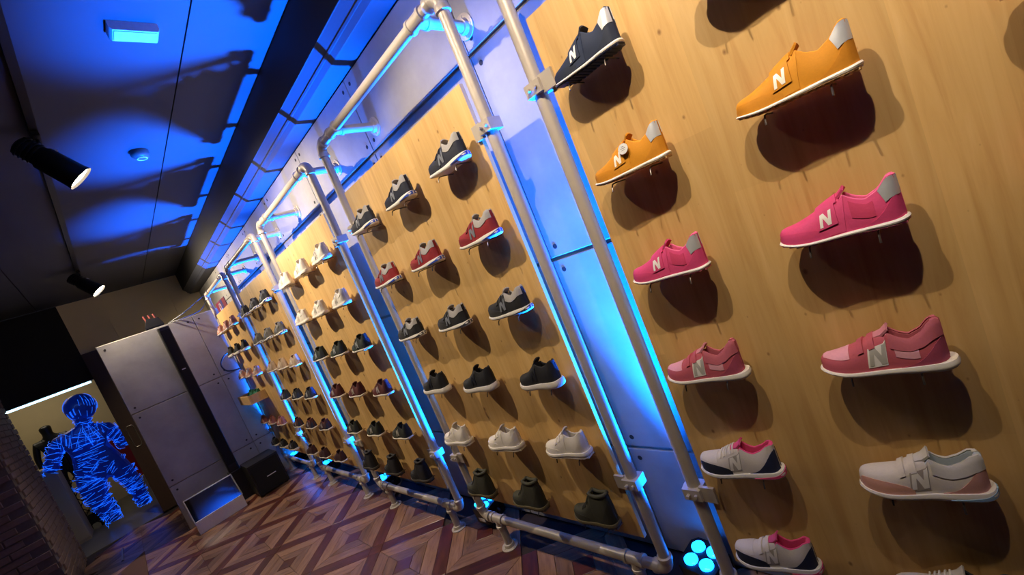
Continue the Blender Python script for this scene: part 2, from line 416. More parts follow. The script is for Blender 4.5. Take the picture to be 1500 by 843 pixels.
def peg_mesh():
    return MB().tube([(0, 0, 0), (0, -.06, 0), (0, -.082, -.002), (0, -.091, -.010), (0, -.096, -.024)], .0022, 8).mesh('peg', WIRE)
PEG = peg_mesh()
ORD = {5: 'first', 4: 'second', 3: 'third', 2: 'fourth', 1: 'fifth'}
ROWZ = [2.115, 1.79, 1.46, 1.12, .785, .445]
COLX = [-.22, -.64, -1.06]           # measured from the pole farthest from the partition
racks = {}
for bay in range(1, 6):
    xR = -1.108 - PITCHX*(bay-2); xL = xR - BAYW
    if bay == 1: xL = -.842; xR = xL + BAYW
    E0 = empty('display_rack', ((xL+xR)/2, YF, 0)); ox = (xL+xR)/2
    tag(E0, f'white steel pipe rack with upright plywood shoe board, {ORD[bay]} rack from the concrete partition', 'display rack', 'pipe display racks along the wall')
    def put(mb, name, m_=PIPE, par=None):
        mb.v = [(x-ox, y-YF, z) for x, y, z in mb.v]
        return mb.build(name, m_, par or E0)
    X_, Z_, Y_ = Vector((1, 0, 0)), Vector((0, 0, 1)), Vector((0, 1, 0))
    for xp in (xL, xR):
        put(seg_mesh((xp, YF, ZB+.06), (xp, YF, ZT-.06), RP), 'pole')
        s_ = 1 if xp == xL else -1
        put(elbow((xp, YF, ZT), X_*s_, -Z_), 'elbow'); put(elbow((xp, YF, ZB), X_*s_, Z_), 'elbow')
        for zc in (2.186, .63): put(clamp(xp, zc, s_), 'clamp')
        # wall arm
        xa = xR - .15 if s_ < 0 else xL + .21
        arm = put(seg_mesh((xa, YF+.05, ZT), (xa, YW-.02, ZT), RP), 'wall_arm')
        put(tee((xa, YF, ZT), X_, Y_), 'tee', PIPE, arm); put(flange((xa, YW-.001, ZT), -Y_), 'flange', PIPE, arm)
        xf = xL + .14 if s_ > 0 else xR - .17
        ft = put(seg_mesh((xf, YF, ZB-.05), (xf, YF, .02), RP), 'foot')
        put(tee((xf, YF, ZB), X_, -Z_), 'tee', PIPE, ft); put(flange((xf, YF, 0), Z_), 'flange', PIPE, ft)
    put(seg_mesh((xL+.06, YF, ZT), (xR-.06, YF, ZT), RP), 'top_rail')
    put(seg_mesh((xL+.06, YF, ZB), (xR-.06, YF, ZB), RP), 'bottom_rail')
    bx0, bx1 = xL+.056, xR-.056
    bd = MB(); b = .002; zz0, zz1 = .345, 2.388
    bd.box((bx0-ox, -.0105, zz0), (bx1-ox, .0095, zz1))
    board = bd.build('plywood_board', PLY, E0, False)
    racks[bay] = (E0, board, xL, xR, ox)

# ================================================================== SHOES
def lerp_tab(tab, t): 
    xs, ys = zip(*tab); return np.interp(t, xs, ys)
W_TAB = [(0, 0), (.006, .0085), (.02, .0155), (.05, .0225), (.1, .027), (.2, .0295), (.32, .0292), (.42, .0292), (.52, .032), (.62, .0358), (.72, .0382), (.8, .0376), (.87, .0338), (.93, .0268), (.97, .0178), (.99, .0104), (1, 0)]
LEN = .236
SH = {
 'low':  dict(rim=[(0,.071),(.03,.074),(.07,.072),(.14,.056),(.24,.047),(.32,.054),(.39,.066),(.5,.066)], top=[(.36,.071),(.42,.07),(.5,.064),(.57,.058),(.65,.050),(.75,.042),(.85,.037),(.93,.032),(.97,.027),(.99,.020),(1,.010)]),
 'bulk': dict(rim=[(0,.066),(.03,.07),(.08,.069),(.15,.058),(.25,.05),(.32,.056),(.39,.069),(.5,.07)], top=[(.36,.077),(.42,.075),(.5,.068),(.55,.064),(.65,.052),(.75,.048),(.85,.046),(.93,.042),(.97,.036),(.99,.027),(1,.014)]),
 'sock': dict(rim=[(0,.072),(.03,.077),(.08,.074),(.15,.064),(.25,.06),(.34,.066),(.42,.08),(.5,.084)], top=[(.38,.088),(.44,.083),(.55,.066),(.65,.053),(.75,.044),(.85,.039),(.93,.033),(.97,.026),(.99,.016),(1,.006)]),
 'boot': dict(rim=[(0,.122),(.05,.124),(.15,.118),(.25,.116),(.34,.120),(.42,.126),(.5,.122)], top=[(.38,.13),(.43,.122),(.5,.098),(.58,.074),(.66,.059),(.75,.05),(.85,.045),(.93,.039),(.97,.031),(.99,.02),(1,.008)]),
}
SOLE = { # thickness at heel, mid, toe ; flare width factor ; heel overhang
 'thin': ([(0,.015),(.3,.0135),(.6,.011),(1,.009)], 1.05, .004),
 'flare': ([(0,.020),(.12,.019),(.4,.013),(.7,.0105),(1,.008)], 1.08, .013),
 'wedge': ([(0,.024),(.2,.022),(.5,.015),(.8,.013),(1,.011)], 1.09, .009),
 'thick': ([(0,.032),(.3,.028),(.6,.023),(1,.017)], 1.13, .008),
 'lug': ([(0,.026),(.3,.022),(.6,.020),(1,.018)], 1.10, .006),
}
for _k, _f in (('low', 1.27), ('bulk', 1.2), ('sock', 1.12), ('boot', 1.05)):
    SH[_k]['rim'] = [(a, b*_f) for a, b in SH[_k]['rim']]
    SH[_k]['top'] = [(a, b*(_f if a < .8 else 1+(_f-1)*.7)) for a, b in SH[_k]['top']]
class Last:
    """surface of one shoe model; t 0 heel .. 1 toe, s -1 near side .. 0 top .. 1 far side"""
    def __init__(q, shape, sole):
        q.sh = SH[shape]; q.so = SOLE[sole]; q.top = .41 if shape != 'boot' else .42; q.shape = shape
    def zs(q, t): return lerp_tab(q.so[0], t) + q.spring(t)
    def spring(q, t): return .011*np.clip((t-.68)/.32, 0, 1)**2 + .003*np.clip((.1-t)/.1, 0, 1)**2
    def P(q, t, s):
        t = float(np.clip(t, 0, 1)); a = abs(s); sg = 1 if s >= 0 else -1
        w = float(lerp_tab(W_TAB, t)); x = LEN*(.5-t); z0 = float(q.zs(t)) - .002
        H = float(lerp_tab(q.sh['top'], t)); R = float(lerp_tab(q.sh['rim'], t))
        # closed vamp
        th = a*math.pi/2
        yc = w*math.sin(th)**.82; zc = z0 + H*max(0, math.cos(th))**.72
        # open collar
        lean = .66 if q.shape == 'boot' else .7
        hs = max(w*lean, min(w, .012))
        if a > .5:
            k = (1-a)/.5; yo = w + (hs-w)*k**1.6 + w*.08*math.sin(math.pi*k); zo = z0 + R*(k**.9); xo = x
        elif a > .4:
            k = (.5-a)/.1; yo = hs - .006*k; zo = z0 + R + .0025*math.sin(math.pi*k); xo = x
        else:
            k = (.4-a)/.4; yo = max(0, hs-.006)*(1-max(0, (k-.45)/.55)); zo = z0 + R - (R-.012)*min(1, k/.5)**.9; xo = x
        if a < .5:
            back = LEN/2 - .012*min(1, (.5-a)/.08)          # keep the inside clear of the heel wall
            xo = min(xo, back)
            front = LEN*(.5-q.top) + .004*min(1, (.5-a)/.08)
            xo = max(xo, front) if t < q.top+.02 else xo
        kb = np.clip((t-(q.top-.022))/.044, 0, 1); kb = float(kb*kb*(3-2*kb))
        xl = x - (.020*(zo-z0)/.12 if q.shape == 'boot' and False else 0)
        y = yo*(1-kb)+yc*kb; z = zo*(1-kb)+zc*kb; X = xo*(1-kb)+xl*kb
        return Vector((-X if False else X, -sg*y if False else sg*y, z))
    def N(q, t, s):
        e = .006; du = q.P(min(1, t+e), s)-q.P(max(0, t-e), s); d2 = q.P(t, min(1, s+e))-q.P(t, max(-1, s-e))
        n = du.cross(d2)
        if n.length < 1e-12: return Vector((0, 0, 1))
        n.normalize(); c = Vector((q.P(t, 0).x*.9, 0, float(q.zs(t))+.01))
        if n.dot(q.P(t, s)-c) < 0: n = -n
        return n
    def S(q, t, s, off=0): return q.P(t, s) + q.N(t, s)*off
def grid_faces(nu, nv, o=0): return [(o+i*nv+j, o+i*nv+j+1, o+(i+1)*nv+j+1, o+(i+1)*nv+j) for i in range(nu-1) for j in range(nv-1)]
def patch(L, fn, nu=10, nv=8, off=.0014, mb=None):
    """raised panel: fn(u,v) -> (t,s)"""
    mb = mb or MB(); top = []; low = []
    for i in range(nu):
        for j in range(nv):
            t, s = fn(i/(nu-1), j/(nv-1)); top.append(L.S(t, s, off)); low.append(L.S(t, s, -.0012))
    fs = grid_faces(nu, nv); n = nu*nv
    rim = [i*nv for i in range(nu)] + [(nu-1)*nv+j for j in range(1, nv)] + [i*nv+nv-1 for i in range(nu-2, -1, -1)] + [j for j in range(nv-2, 0, -1)]
    sk = [(rim[k], rim[(k+1) % len(rim)], n+rim[(k+1) % len(rim)], n+rim[k]) for k in range(len(rim))]
    return mb.add(top+low, fs+sk)
T_ST = sorted(set([0, .004, .012, .024, .04, .06] + list(np.linspace(.08, .36, 12)) + list(np.linspace(.375, .46, 10)) + list(np.linspace(.49, .92, 17)) + [.945, .965, .98, .99, .996, 1]))
S_ST = [-1, -.95, -.88, -.8, -.72, -.64, -.56, -.5, -.47, -.43, -.4, -.34, -.27, -.2, -.1, 0]
S_ST = S_ST + [-x for x in S_ST[-2::-1]]
def dense_grid(L, keep):
    nu, nv = len(T_ST), len(S_ST); pts = [L.P(t, s) for t in T_ST for s in S_ST]; fs = []
    for i in range(nu-1):
        for j in range(nv-1):
            tm = (T_ST[i]+T_ST[i+1])/2; sm = (S_ST[j]+S_ST[j+1])/2
            if keep(tm, sm): fs.append((i*nv+j, i*nv+j+1, (i+1)*nv+j+1, (i+1)*nv+j))
    used = sorted({k for f in fs for k in f}); mp = {k: n for n, k in enumerate(used)}
    return MB().add([pts[k] for k in used], [tuple(mp[k] for k in f) for f in fs])
def outline(L, fac, n=64, over=0):
    """footprint ring, counter-clockwise"""
    ts = [.5-.5*math.cos(math.pi*k/(n//2)) for k in range(n//2+1)]; P = []
    for t in ts: P.append((t, -1))
    for t in ts[-2:0:-1]: P.append((t, 1))
    out = []
    for t, sg in P:
        w = float(lerp_tab(W_TAB, t))*fac + (.0022 if 0 < t < 1 else 0); x = LEN*(.5-t)
        if t < .25: x += over*(1-t/.25)
        if t > .9: x -= .003*(t-.9)/.1
        out.append((x, sg*w, t))
    return out
def sole_mesh(L, z_lo, z_hi, fac, over, bulge=.002):
    mb = MB(); rings = []; n = None
    lv = [(0, -.0018), (.25, bulge*.6), (.6, bulge), (1, 0)]
    O = outline(L, fac, over=over)
    for k, ex in lv:
        ring = []
        for x, y, t in O:
            a, b2 = z_lo(t), z_hi(t); l = math.hypot(x, y) or 1
            ring.append((x + ex*x/l, y + ex*(1 if y > 0 else -1 if y < 0 else 0), a+(b2-a)*k))
        rings.append(ring)
    n = len(O); vs = [p for r in rings for p in r]
    fs = [(r*n+j, r*n+(j+1) % n, (r+1)*n+(j+1) % n, (r+1)*n+j) for r in range(len(rings)-1) for j in range(n)]
    h = n//2
    for base in (0, (len(rings)-1)*n):
        fs += [(base+j, base+j+1, base+(n-j-1) % n, base+(n-j) % n) for j in range(0, h)]
    fs = [tuple(dict.fromkeys(f)) for f in fs]; fs = [f for f in fs if len(f) >= 3]
    return mb.add(vs, fs)
SHOE_CACHE = {}
def shoe_mat(c, kind='fabric'):
    return flat(f'shoe_{kind}_{c}', c, {'fabric': .75, 'rubber': .5, 'gloss': .35, 'silver': .35}[kind], .3 if kind == 'silver' else 0, 220 if kind == 'fabric' else 60, .08, .25 if kind == 'fabric' else .05)
def logo_quads(t0, s0, dt, ds):
    """letter N on the near side, toe to the left: reading direction runs from toe to heel"""
    def m(u, v):   # u 0..1 reading direction, v 0..1 upwards
        return (t0 - (u + .22*v)*dt, s0 + v*ds)
    w = .27
    return [[(0, 0), (w, 0), (w, 1), (0, 1)], [(1-w, 0), (1, 0), (1, 1), (1-w, 1)], [(0, 1), (w*1.15, 1), (1, 0), (1-w*1.15, 0)]], m
def add_logo(L, mb, t0, s0, dt, ds, off):
    Q, m = logo_quads(t0, s0, dt, ds)
    for q in Q:
        def fn(u, v, q=q):
            a = [q[0][k]*(1-u)+q[1][k]*u for k in (0, 1)]; b2 = [q[3][k]*(1-u)+q[2][k]*u for k in (0, 1)]
            return m(a[0]*(1-v)+b2[0]*v, a[1]*(1-v)+b2[1]*v)
        patch(L, fn, 3, 6, off, mb)
    return mb
def shoe_parts(sp):
    """list of (name, mesh, label, [sub parts])"""
    key = id(sp)
    if key in SHOE_CACHE: return SHOE_CACHE[key]
    L = Last(sp['shape'], sp['sole']); out = []; fac, over = L.so[1], L.so[2]
    up, li = sp['upper'], sp.get('lining', sp['upper'])
    fab = lambda c: shoe_mat(c, 'fabric'); rub = lambda c: shoe_mat(c, 'rubber')
    inside = lambda t, s: abs(s) < .5 and t < L.top+.012
    out.append(('upper', dense_grid(L, lambda t, s: not inside(t, s)).mesh('upper', fab(up))))
    out.append(('lining', dense_grid(L, inside).mesh('lining', fab(li))))
    # sole
    split = sp.get('tread')
    zl = lambda t: float(L.spring(t)); zh = lambda t: float(L.zs(t))
    if split:
        cl = sp.get('cleat', .003); ns = 22
        def zb(t): return zl(t) + (cl if int(t*ns*2) % 2 else 0)
        zm = lambda t: zl(t) + (zh(t)-zl(t))*.3
        # tread blocks
        tr = MB(); O = outline(L, fac*.98, 48, over)
        base = sole_mesh(L, lambda t: zl(t)+cl, zm, fac*.985, over, .0005); tr.add(base.v, base.f)
        for k in range(15):
            t = .04 + k*.066
            w = float(lerp_tab(W_TAB, t))*fac*.97; x = LEN*(.5-t) + (over*(1-t/.25) if t < .25 else 0)
            if w > .008: tr.box((x-.0048, -w, zl(t)), (x+.0048, w, zl(t)+cl+.002))
        out.append(('outsole', tr.mesh('outsole', rub(split))))
        out.append(('midsole', sole_mesh(L, zm, zh, fac, over).mesh('midsole', rub(sp['midsole']))))
    else:
        out.append(('midsole', sole_mesh(L, zl, zh, fac, over).mesh('midsole', rub(sp['midsole']))))
    if sp.get('heel_wedge'):
        mb = MB()
        for sg in (-1, 1):
            O = [o for o in outline(L, fac*1.0, 64, over) if o[0] > LEN*.5-LEN*.36+over*.2 and o[1]*sg >= -1e-9]
            O.sort(key=lambda o: -o[0])
            vs = []
            for k, (x, y, t) in enumerate(O):
                f_ = 1-k/(len(O)-1)
                a = zl(t)+(zh(t)-zl(t))*.28; b2 = a + (zh(t)-zl(t))*.62*f_ + .0006
                yy = y + sg*.0034; vs += [(x+.0026*max(0, 1-k/3), yy, a), (x+.0026*max(0, 1-k/3), yy, b2), (x, y-sg*.004, a), (x, y-sg*.004, b2)]
            fs = []
            for k in range(len(O)-1):
                b0 = k*4; fs += [(b0, b0+4, b0+5, b0+1), (b0+1, b0+5, b0+7, b0+3), (b0, b0+2, b0+6, b0+4)]
            mb.add(vs, fs)
        out.append(('heel_wedge', mb.mesh('heel_wedge', rub(sp['heel_wedge']))))
    # overlays, mirrored on both sides
    def both(fn, nu=10, nv=7, off=.0014):
        mb = MB(); patch(L, fn, nu, nv, off, mb); patch(L, lambda u, v: (lambda a: (a[0], -a[1]))(fn(u, v)), nu, nv, off, mb); return mb
    if sp.get('toe'):          # mudguard round the toe
        c = sp['toe']; hi = sp.get('toe_hi', .58)
        out.append(('toe_guard', both(lambda u, v: (.56+.436*u, -.995 + v*(.995-(hi + (.98-hi)*(1-u)**2 * .9)) ), 14, 5, .0015).mesh('toe_guard', fab(c))))
    if sp.get('toe_panel'):
        out.append(('toe_panel', patch(L, lambda u, v: (.72+.235*u, (-.62+1.24*v)*(1-.45*u*u)), 10, 12, .0012).mesh('toe_panel', fab(sp['toe_panel']))))
    if sp.get('counter'):      # heel counter
        c = sp['counter']
        out.append(('heel_counter', both(lambda u, v: (.004+u*(.36-.12*v), -.995 + v*((.30 if sp['shape'] == 'low' else .40)*(1-u*.9))), 12, 5, .0016).mesh('heel_counter', fab(c))))
    if sp.get('heel_patch'):
        c = sp['heel_patch']
        out.append(('heel_patch', both(lambda u, v: (.004+u*(.10+.035*v), -.75 + v*.24), 8, 5, .0018).mesh('heel_patch', shoe_mat(c, 'silver'))))
    if sp.get('side_panel'):
        for sg in (1, -1):
            out.append(('side_panel', patch(L, lambda u, v, sg=sg: (.19+.17*u, sg*(-.86+.26*v + .04*u)), 8, 5, .0013).mesh('side_panel', fab(sp['side_panel']))))
    if sp.get('collar'):
        out.append(('collar', both(lambda u, v: (.006+u*(L.top-.03), -.70+.28*v), 16, 7, .0026).mesh('collar', fab(sp['collar']))))
    if sp.get('saddle'):
        out.append(('saddle', both(lambda u, v: (.60-.17*u-.05*v, -.985+.52*v), 8, 8, .0012).mesh('saddle', fab(sp['saddle']))))
    # tongue
    tg = sp.get('tongue', up); mb = MB(); n = 7; rows = []
    zt = float(lerp_tab(L.sh['top'], L.top))
    p_lo = L.P(min(.6, L.top+.12), 0); p_hi = L.P(L.top+.02, 0); tip = p_hi + Vector((.012, 0, .013 if sp['shape'] != 'boot' else .018))
    for k in range(6):
        f_ = k/5; c = p_lo.lerp(p_hi, min(1, f_*1.6)) if f_ < .625 else p_hi.lerp(tip, (f_-.625)/.375)
        wv = .013+.007*f_
        for j in range(n):
            a = (j/(n-1)-.5)*2; rows.append(c + Vector((0, a*wv, .003-(a*a)*.006)))
    lo = [p + Vector((.003, 0, -.004)) for p in rows]
    fs = grid_faces(6, n); o = len(rows); fs += [tuple(o+i for i in f[::-1]) for f in grid_faces(6, n)]
    rim = [i*n for i in range(6)] + [5*n+j for j in range(1, n)] + [i*n+n-1 for i in range(4, -1, -1)] + [j for j in range(n-2, 0, -1)]
    fs += [(rim[k], rim[(k+1) % len(rim)], o+rim[(k+1) % len(rim)], o+rim[k]) for k in range(len(rim))]
    out.append(('tongue', mb.add(rows+lo, fs).mesh('tongue', fab(tg))))
    # fastening
    fast = sp.get('fast')
    if fast == 'strap':
        stp = patch(L, lambda u, v: (.63-.16*u-.02*v, -.86+1.31*v), 6, 18, .0040)
        sub = []
        if sp.get('logo'): sub.append(('logo', add_logo(L, MB(), .612, -.825, .096, .31, .0046).mesh('logo', shoe_mat(sp['logo'], 'gloss')), 'white letter N'))
        out.append(('strap', stp.mesh('strap', fab(sp.get('strap', up))), None, sub))
        out.append(('strap', patch(L, lambda u, v: (.475-.035*u, -.42+.84*v), 4, 12, .0036).mesh('strap', fab(sp.get('strap', up)))))
    elif fast == 'straps':
        for t0 in (.645, .55):
            out.append(('strap', patch(L, lambda u, v, t0=t0: (t0-.05*u-.015*v, -.58+1.05*v), 4, 14, .0038).mesh('strap', fab(sp.get('strap', up)))))
    elif fast == 'laces':
        for k in range(5):
            t = .66-.045*k; lc = MB()
            pts = [L.S(t-.012*abs(s_)*(1 if k % 2 else -1), s_, .0035) for s_ in np.linspace(-.42, .42, 9)]
            lc.tube(pts, .0024, 6); out.append(('lace', lc.mesh('lace', fab(sp.get('lace', 'e4e0d8')))))
    if sp.get('logo') and fast != 'strap':
        lg = add_logo(L, MB(), .575, -.93, .135, .36, .0022)
        out.append(('logo', lg.mesh('logo', shoe_mat(sp['logo'], 'gloss')), 'letter N on the side'))
        if sp.get('logo_edge'):
            out.append(('logo_backing', patch(L, lambda u, v: (.59-.155*u-.03*v, -.955+.41*v), 8, 8, .0014).mesh('logo_backing', shoe_mat(sp['logo_edge'], 'gloss'))))
    if sp.get('fur'):
        mb = MB(); pts = [L.P(t, -.47) + Vector((0, 0, .004)) for t in np.linspace(.0, L.top-.03, 14)] + [L.P(t, .47) + Vector((0, 0, .004)) for t in np.linspace(L.top-.03, .0, 14)]
        out.append(('padded_collar', mb.tube(pts, .0085, 10).mesh('padded_collar', fab(sp['fur']))))
    out = [(o + (None, [])[len(o)-2:]) if len(o) < 4 else o for o in out]
    SHOE_CACHE[key] = out; return out
def add_shoe(sp, loc, yaw, label, group, pitch=0, tag_disc=False):
    E = empty('sneaker' if sp['shape'] != 'boot' else 'winter_boot', loc, (0, pitch, yaw)); tag(E, label, 'shoe', group)
    for name, me, lab, subs in shoe_parts(sp):
        o = inst(name, me, E)
        if lab: o['label'] = lab
        for sn, sm, sl in subs:
            q = inst(sn, sm, o)
            if sl: q['label'] = sl
    return E

# --- models; colours as seen under neutral light
def V(**k): return k
sp_navy = V(shape='low', sole='thin', upper='1b2740', toe='1a2438', toe_hi=.62, saddle='1d2a46', lining='22304c', midsole='e8e4da', tread='20305a', fast='strap', logo='f2f0ea', heel_patch='c9ccd2', counter='18233a')
sp_yel = V(shape='low', sole='thin', upper='d08a12', toe='cc8510', toe_hi=.62, saddle='d48e18', lining='d89420', midsole='f0ece2', tread='d9b27a', fast='strap', logo='f6f2ea', heel_patch='c9ccd2', counter='c88210')
sp_pink = V(shape='low', sole='thin', upper='d8467c', toe='d24176', toe_hi=.62, saddle='dc4a80', lining='e8679a', midsole='f0ece6', tread='cf6a86', fast='strap', logo='f4f0ea', heel_patch='b9bcc0', counter='cc3f74', side_panel='c83a66')
sp_rose = V(shape='low', sole='flare', upper='c05a68', lining='b85e6c', midsole='ece8dc', toe_panel='e6a3b4', side_panel='e0a0ae', counter='a84a64', collar='b9606e', fast='straps', logo='b9b6ae', logo_edge='efece4', tongue='d98c9c')
sp_wnp = V(shape='bulk', sole='wedge', upper='d9d2cc', lining='e24c86', midsole='eceae4', heel_wedge='dc4f84', toe='1d2338', counter='20284a', fast='laces', logo='ece8e2', logo_edge='aaa39b', tongue='e0558c', toe_panel='dcd6d2')
sp_wnp2 = dict(sp_wnp, fast='straps', strap='e0dad4')
sp_peach = V(shape='bulk', sole='wedge', upper='dcd4cc', lining='b9c4cc', midsole='e9e3d8', heel_wedge='8db0cc', toe='d8a08c', counter='d09a90', fast='straps', logo='ece8e0', logo_edge='a89e96', collar='c9c6c2', tongue='d2cec8')
sp_whitedark = V(shape='bulk', sole='wedge', upper='d8d0c6', lining='2a2c38', midsole='e6e0d6', collar='3a3c48', fast='laces', tongue='c9c4bc')
def classic(up, toe, col='9c9996', mid='e6e2da', wedge='2c4cae', logo='777c86'):
    return V(shape='bulk', sole='wedge', upper=up, lining='77747a', midsole=mid, heel_wedge=wedge, toe=toe, counter=up, collar=col, fast='straps', strap=toe, logo=logo, tongue=col)
sp_b2 = [classic('1c2233', '1a1e2c'), classic('8c1f28', '7c1a22'), classic('17181c', '2a2a2c', wedge='3a3c44'),
         V(shape='sock', sole='thick', upper='121318', lining='101116', midsole='e4ded4', counter='16171c', fast=None, logo='24262e', tongue='16171c'),
         V(shape='sock', sole='thick', upper='ddd6cc', lining='cfc8be', midsole='e6e0d6', counter='d4ccc2', fast='straps', strap='e6dfd5', toe='e0d9cf', saddle='e2dbd1', tongue='d8d0c6', tread='d2c8ba', cleat=.002),
         V(shape='boot', sole='lug', upper='34352a', lining='2a2a22', midsole='5e553c', tread='4a4432', cleat=.004, counter='2c2d24', toe='2b2c23', fast='laces', lace='26261e', fur='3a3a2e', tongue='303026')]
sp_b3 = [V(shape='bulk', sole='wedge', upper='e0dacf', lining='d2ccc2', midsole='e9e3d8', toe='e2dcd2', counter='d8d2c6', fast='straps', strap='e4ded4', logo='c9c2b6', heel_wedge='d8d2c6'),
         V(shape='bulk', sole='wedge', upper='d8d2c8', lining='c9c4bc', midsole='e6e0d4', toe='dcd6cc', counter='cfc8bc', collar='cfcac2', fast='laces', logo='bcb6aa'),
         V(shape='low', sole='thin', upper='1c2420', lining='18201c', midsole='e0dacb', toe='2c3a34', counter='1a2030', fast='laces', lace='20262a', logo='9aa0a0'),
         V(shape='low', sole='thin', upper='4e1c1e', lining='3a1618', midsole='e0d8ca', toe='5a2224', counter='44181c', fast='laces', lace='5c2a2a', logo='b0a49a'),
         V(shape='low', sole='thin', upper='20241e', lining='181a18', midsole='e0d6c4', toe='3a3d30', counter='1c2024', fast='laces', lace='2a2d28', logo='a8a49a'),
         V(shape='boot', sole='lug', upper='15161c', lining='101116', midsole='4a4640', tread='2a2824', cleat=.004, counter='121318', toe='121318', fast='laces', lace='1a1a20', fur='1c1c22', tongue='15161c')]
sp_b4 = [classic('191c26', '14161e', '4a4c56'), classic('55534f', '4a4844', '6c6a68', wedge='44506e'), V(shape='low', sole='thin', upper='b29c86', lining='a08c78', midsole='e6dece', toe='a08a74', counter='a48e78', fast='laces', lace='c4b09a', logo='d8ccbc'),
         V(shape='low', sole='thin', upper='20222e', lining='1a1c24', midsole='e0d8ca', toe='1a1c26', counter='1c2a4e', fast='laces', lace='2a2c36', logo='a0a0a4'),
         V(shape='low', sole='thin', upper='3c1a20', lining='5a2026', midsole='dcd4c6', toe='2a1a22', counter='1e2440', fast='laces', lace='3a2428', logo='8c8488'),
         V(shape='low', sole='thin', upper='36181c', lining='2c1418', midsole='dad2c4', toe='40201e', counter='301620', fast=None, tongue='36181c')]
sp_b5 = [V(shape='low', sole='flare', upper='b98578', lining='a87468', midsole='e6ded2', toe='a87066', counter='b07a70', fast='straps', logo='e0d6cc'),
         V(shape='sock', sole='thick', upper='141418', lining='101014', midsole='e4ddd0', fast=None, tongue='18181c'),
         V(shape='bulk', sole='wedge', upper='c79a8e', lining='d0a89c', midsole='e4dace', heel_wedge='a8a0c0', toe='b88878', fast='straps', logo='e6dcd2', collar='9a9ab0'),
         V(shape='low', sole='thin', upper='1f6a52', lining='2a7a60', midsole='6c5c40', toe='1c5c4a', counter='1f6a52', fast='straps', strap='2a8068', logo=None),
         V(shape='low', sole='thin', upper='a86a5c', lining='94584c', midsole='e0d6c8', toe='9a5c50', counter='a06a70', fast='straps', logo='dccfc4'),
         V(shape='bulk', sole='wedge', upper='17181c', lining='121216', midsole='d8d0c4', toe='202124', counter='16181e', fast='laces', lace='24252a', logo='8a8a8c')]
POS = ['at its row end farthest from the concrete partition', 'in the middle of its row', 'at its row end nearest the concrete partition']
D2 = ['navy blue sneaker with grey collar', 'red sneaker with grey collar', 'black sneaker with grey collar', 'black knit sneaker on thick white sole', 'all white chunky lace-up sneaker', 'olive padded winter boot']
D3 = ['cream white strapped sneaker', 'off-white laced sneaker', 'black and green low sneaker', 'maroon laced low sneaker', 'dark olive low sneaker', 'black padded winter boot']
D4 = ['black sneaker with dark grey collar', 'grey suede sneaker', 'beige low sneaker', 'black low sneaker with navy heel', 'maroon sneaker with navy heel', 'plain maroon laceless shoe']
D5 = ['dusty pink strapped sneaker', 'black slip-on sneaker with thick cream sole', 'pink sneaker with lilac collar', 'green strapped shoe in wooden tray', 'brownish pink low sneaker', 'black sneaker with pale sole']
def put_shoe(bay, r, c, sp, label, dyaw=0, disc=False):
    E0, board, xL, xR, ox = racks[bay]
    x = (xL + .237 + .424*c) if bay == 1 else xR + COLX[c]
    z = ROWZ[r]
    x += random.uniform(-.008, .008)
    E = add_shoe(sp, (x, 1.208, z), dyaw + random.uniform(-.035, .035), label, f'shoes on the {ORD[bay]} rack from the partition')
    for dx in (-.062, .066):
        inst('peg', PEG, board, (x+dx-ox, -.0105, z-.0028))
    return E
for c in range(3):
    for r in range(6):
        if not (r == 3 and True and False):
            put_shoe(2, r, c, sp_b2[r], f'{D2[r]} {POS[c]}')
            put_shoe(3, r, c, sp_b3[r], f'{D3[r]} {POS[c]}')
            put_shoe(4, r, c, sp_b4[r], f'{D4[r]} {POS[c]}')
            if r != 3: put_shoe(5, r, c, sp_b5[r], f'{D5[r]} {POS[c]}')
PB = ['at its row end nearest the concrete partition', 'in the middle of its row', 'at its row end farthest from the concrete partition']
put_shoe(1, 0, 0, sp_navy, 'navy sneaker with one strap and white N ' + PB[0], -.05)
put_shoe(1, 0, 1, sp_navy, 'navy sneaker with one strap and white N ' + PB[1])
ysh = put_shoe(1, 1, 0, sp_yel, 'mustard yellow strap sneaker with a round white price tag')
put_shoe(1, 1, 1, sp_yel, 'mustard yellow strap sneaker with white N ' + PB[1])
put_shoe(1, 1, 2, sp_yel, 'mustard yellow strap sneaker with white N ' + PB[2])
put_shoe(1, 2, 0, sp_pink, 'bright pink strap sneaker with white N ' + PB[0])
put_shoe(1, 2, 1, sp_pink, 'bright pink strap sneaker with white N ' + PB[1])
put_shoe(1, 2, 2, sp_pink, 'bright pink strap sneaker with white N ' + PB[2])
put_shoe(1, 3, 0, sp_rose, 'dusty rose two-strap sneaker with silver N ' + PB[0])
put_shoe(1, 3, 1, sp_rose, 'dusty rose two-strap sneaker with silver N ' + PB[1])
put_shoe(1, 4, 0, sp_wnp, 'white laced sneaker with navy toe and heel and pink lining', .06)
put_shoe(1, 4, 1, sp_peach, 'white two-strap sneaker with peach toe and heel, pale blue lining', .10)
put_shoe(1, 5, 0, sp_wnp2, 'white two-strap sneaker with navy toe and heel and pink lining', .08)
put_shoe(1, 5, 1, sp_whitedark, 'off-white sneaker with dark collar at the bottom of the board', .08)
# round tag on the yellow one
tagm = MB().tube([(0, 0, 0), (0, -.0015, 0)], .0155, 24).mesh('price_tag', PLAST)
pt = inst('price_tag', tagm, ysh, (.016, -.0355, .074), (-.25, 0, 0)); pt['label'] = 'round white price tag with dark print'
ink = MB()
for k, w_ in enumerate((.008, .016, .012)): ink.box((-w_/2, -.0019, .0055-k*.005), (w_/2, -.0014, .0072-k*.005-.0004*k))
ink.build('tag_print', flat('tag_ink', '55585e', .6), pt, False)
st = MB().tube([(.012, -.027, .087), (.018, -.02, .094), (.024, -.008, .092)], .001, 6).build('tag_string', flat('tag_string', 'a03a1c'), ysh)

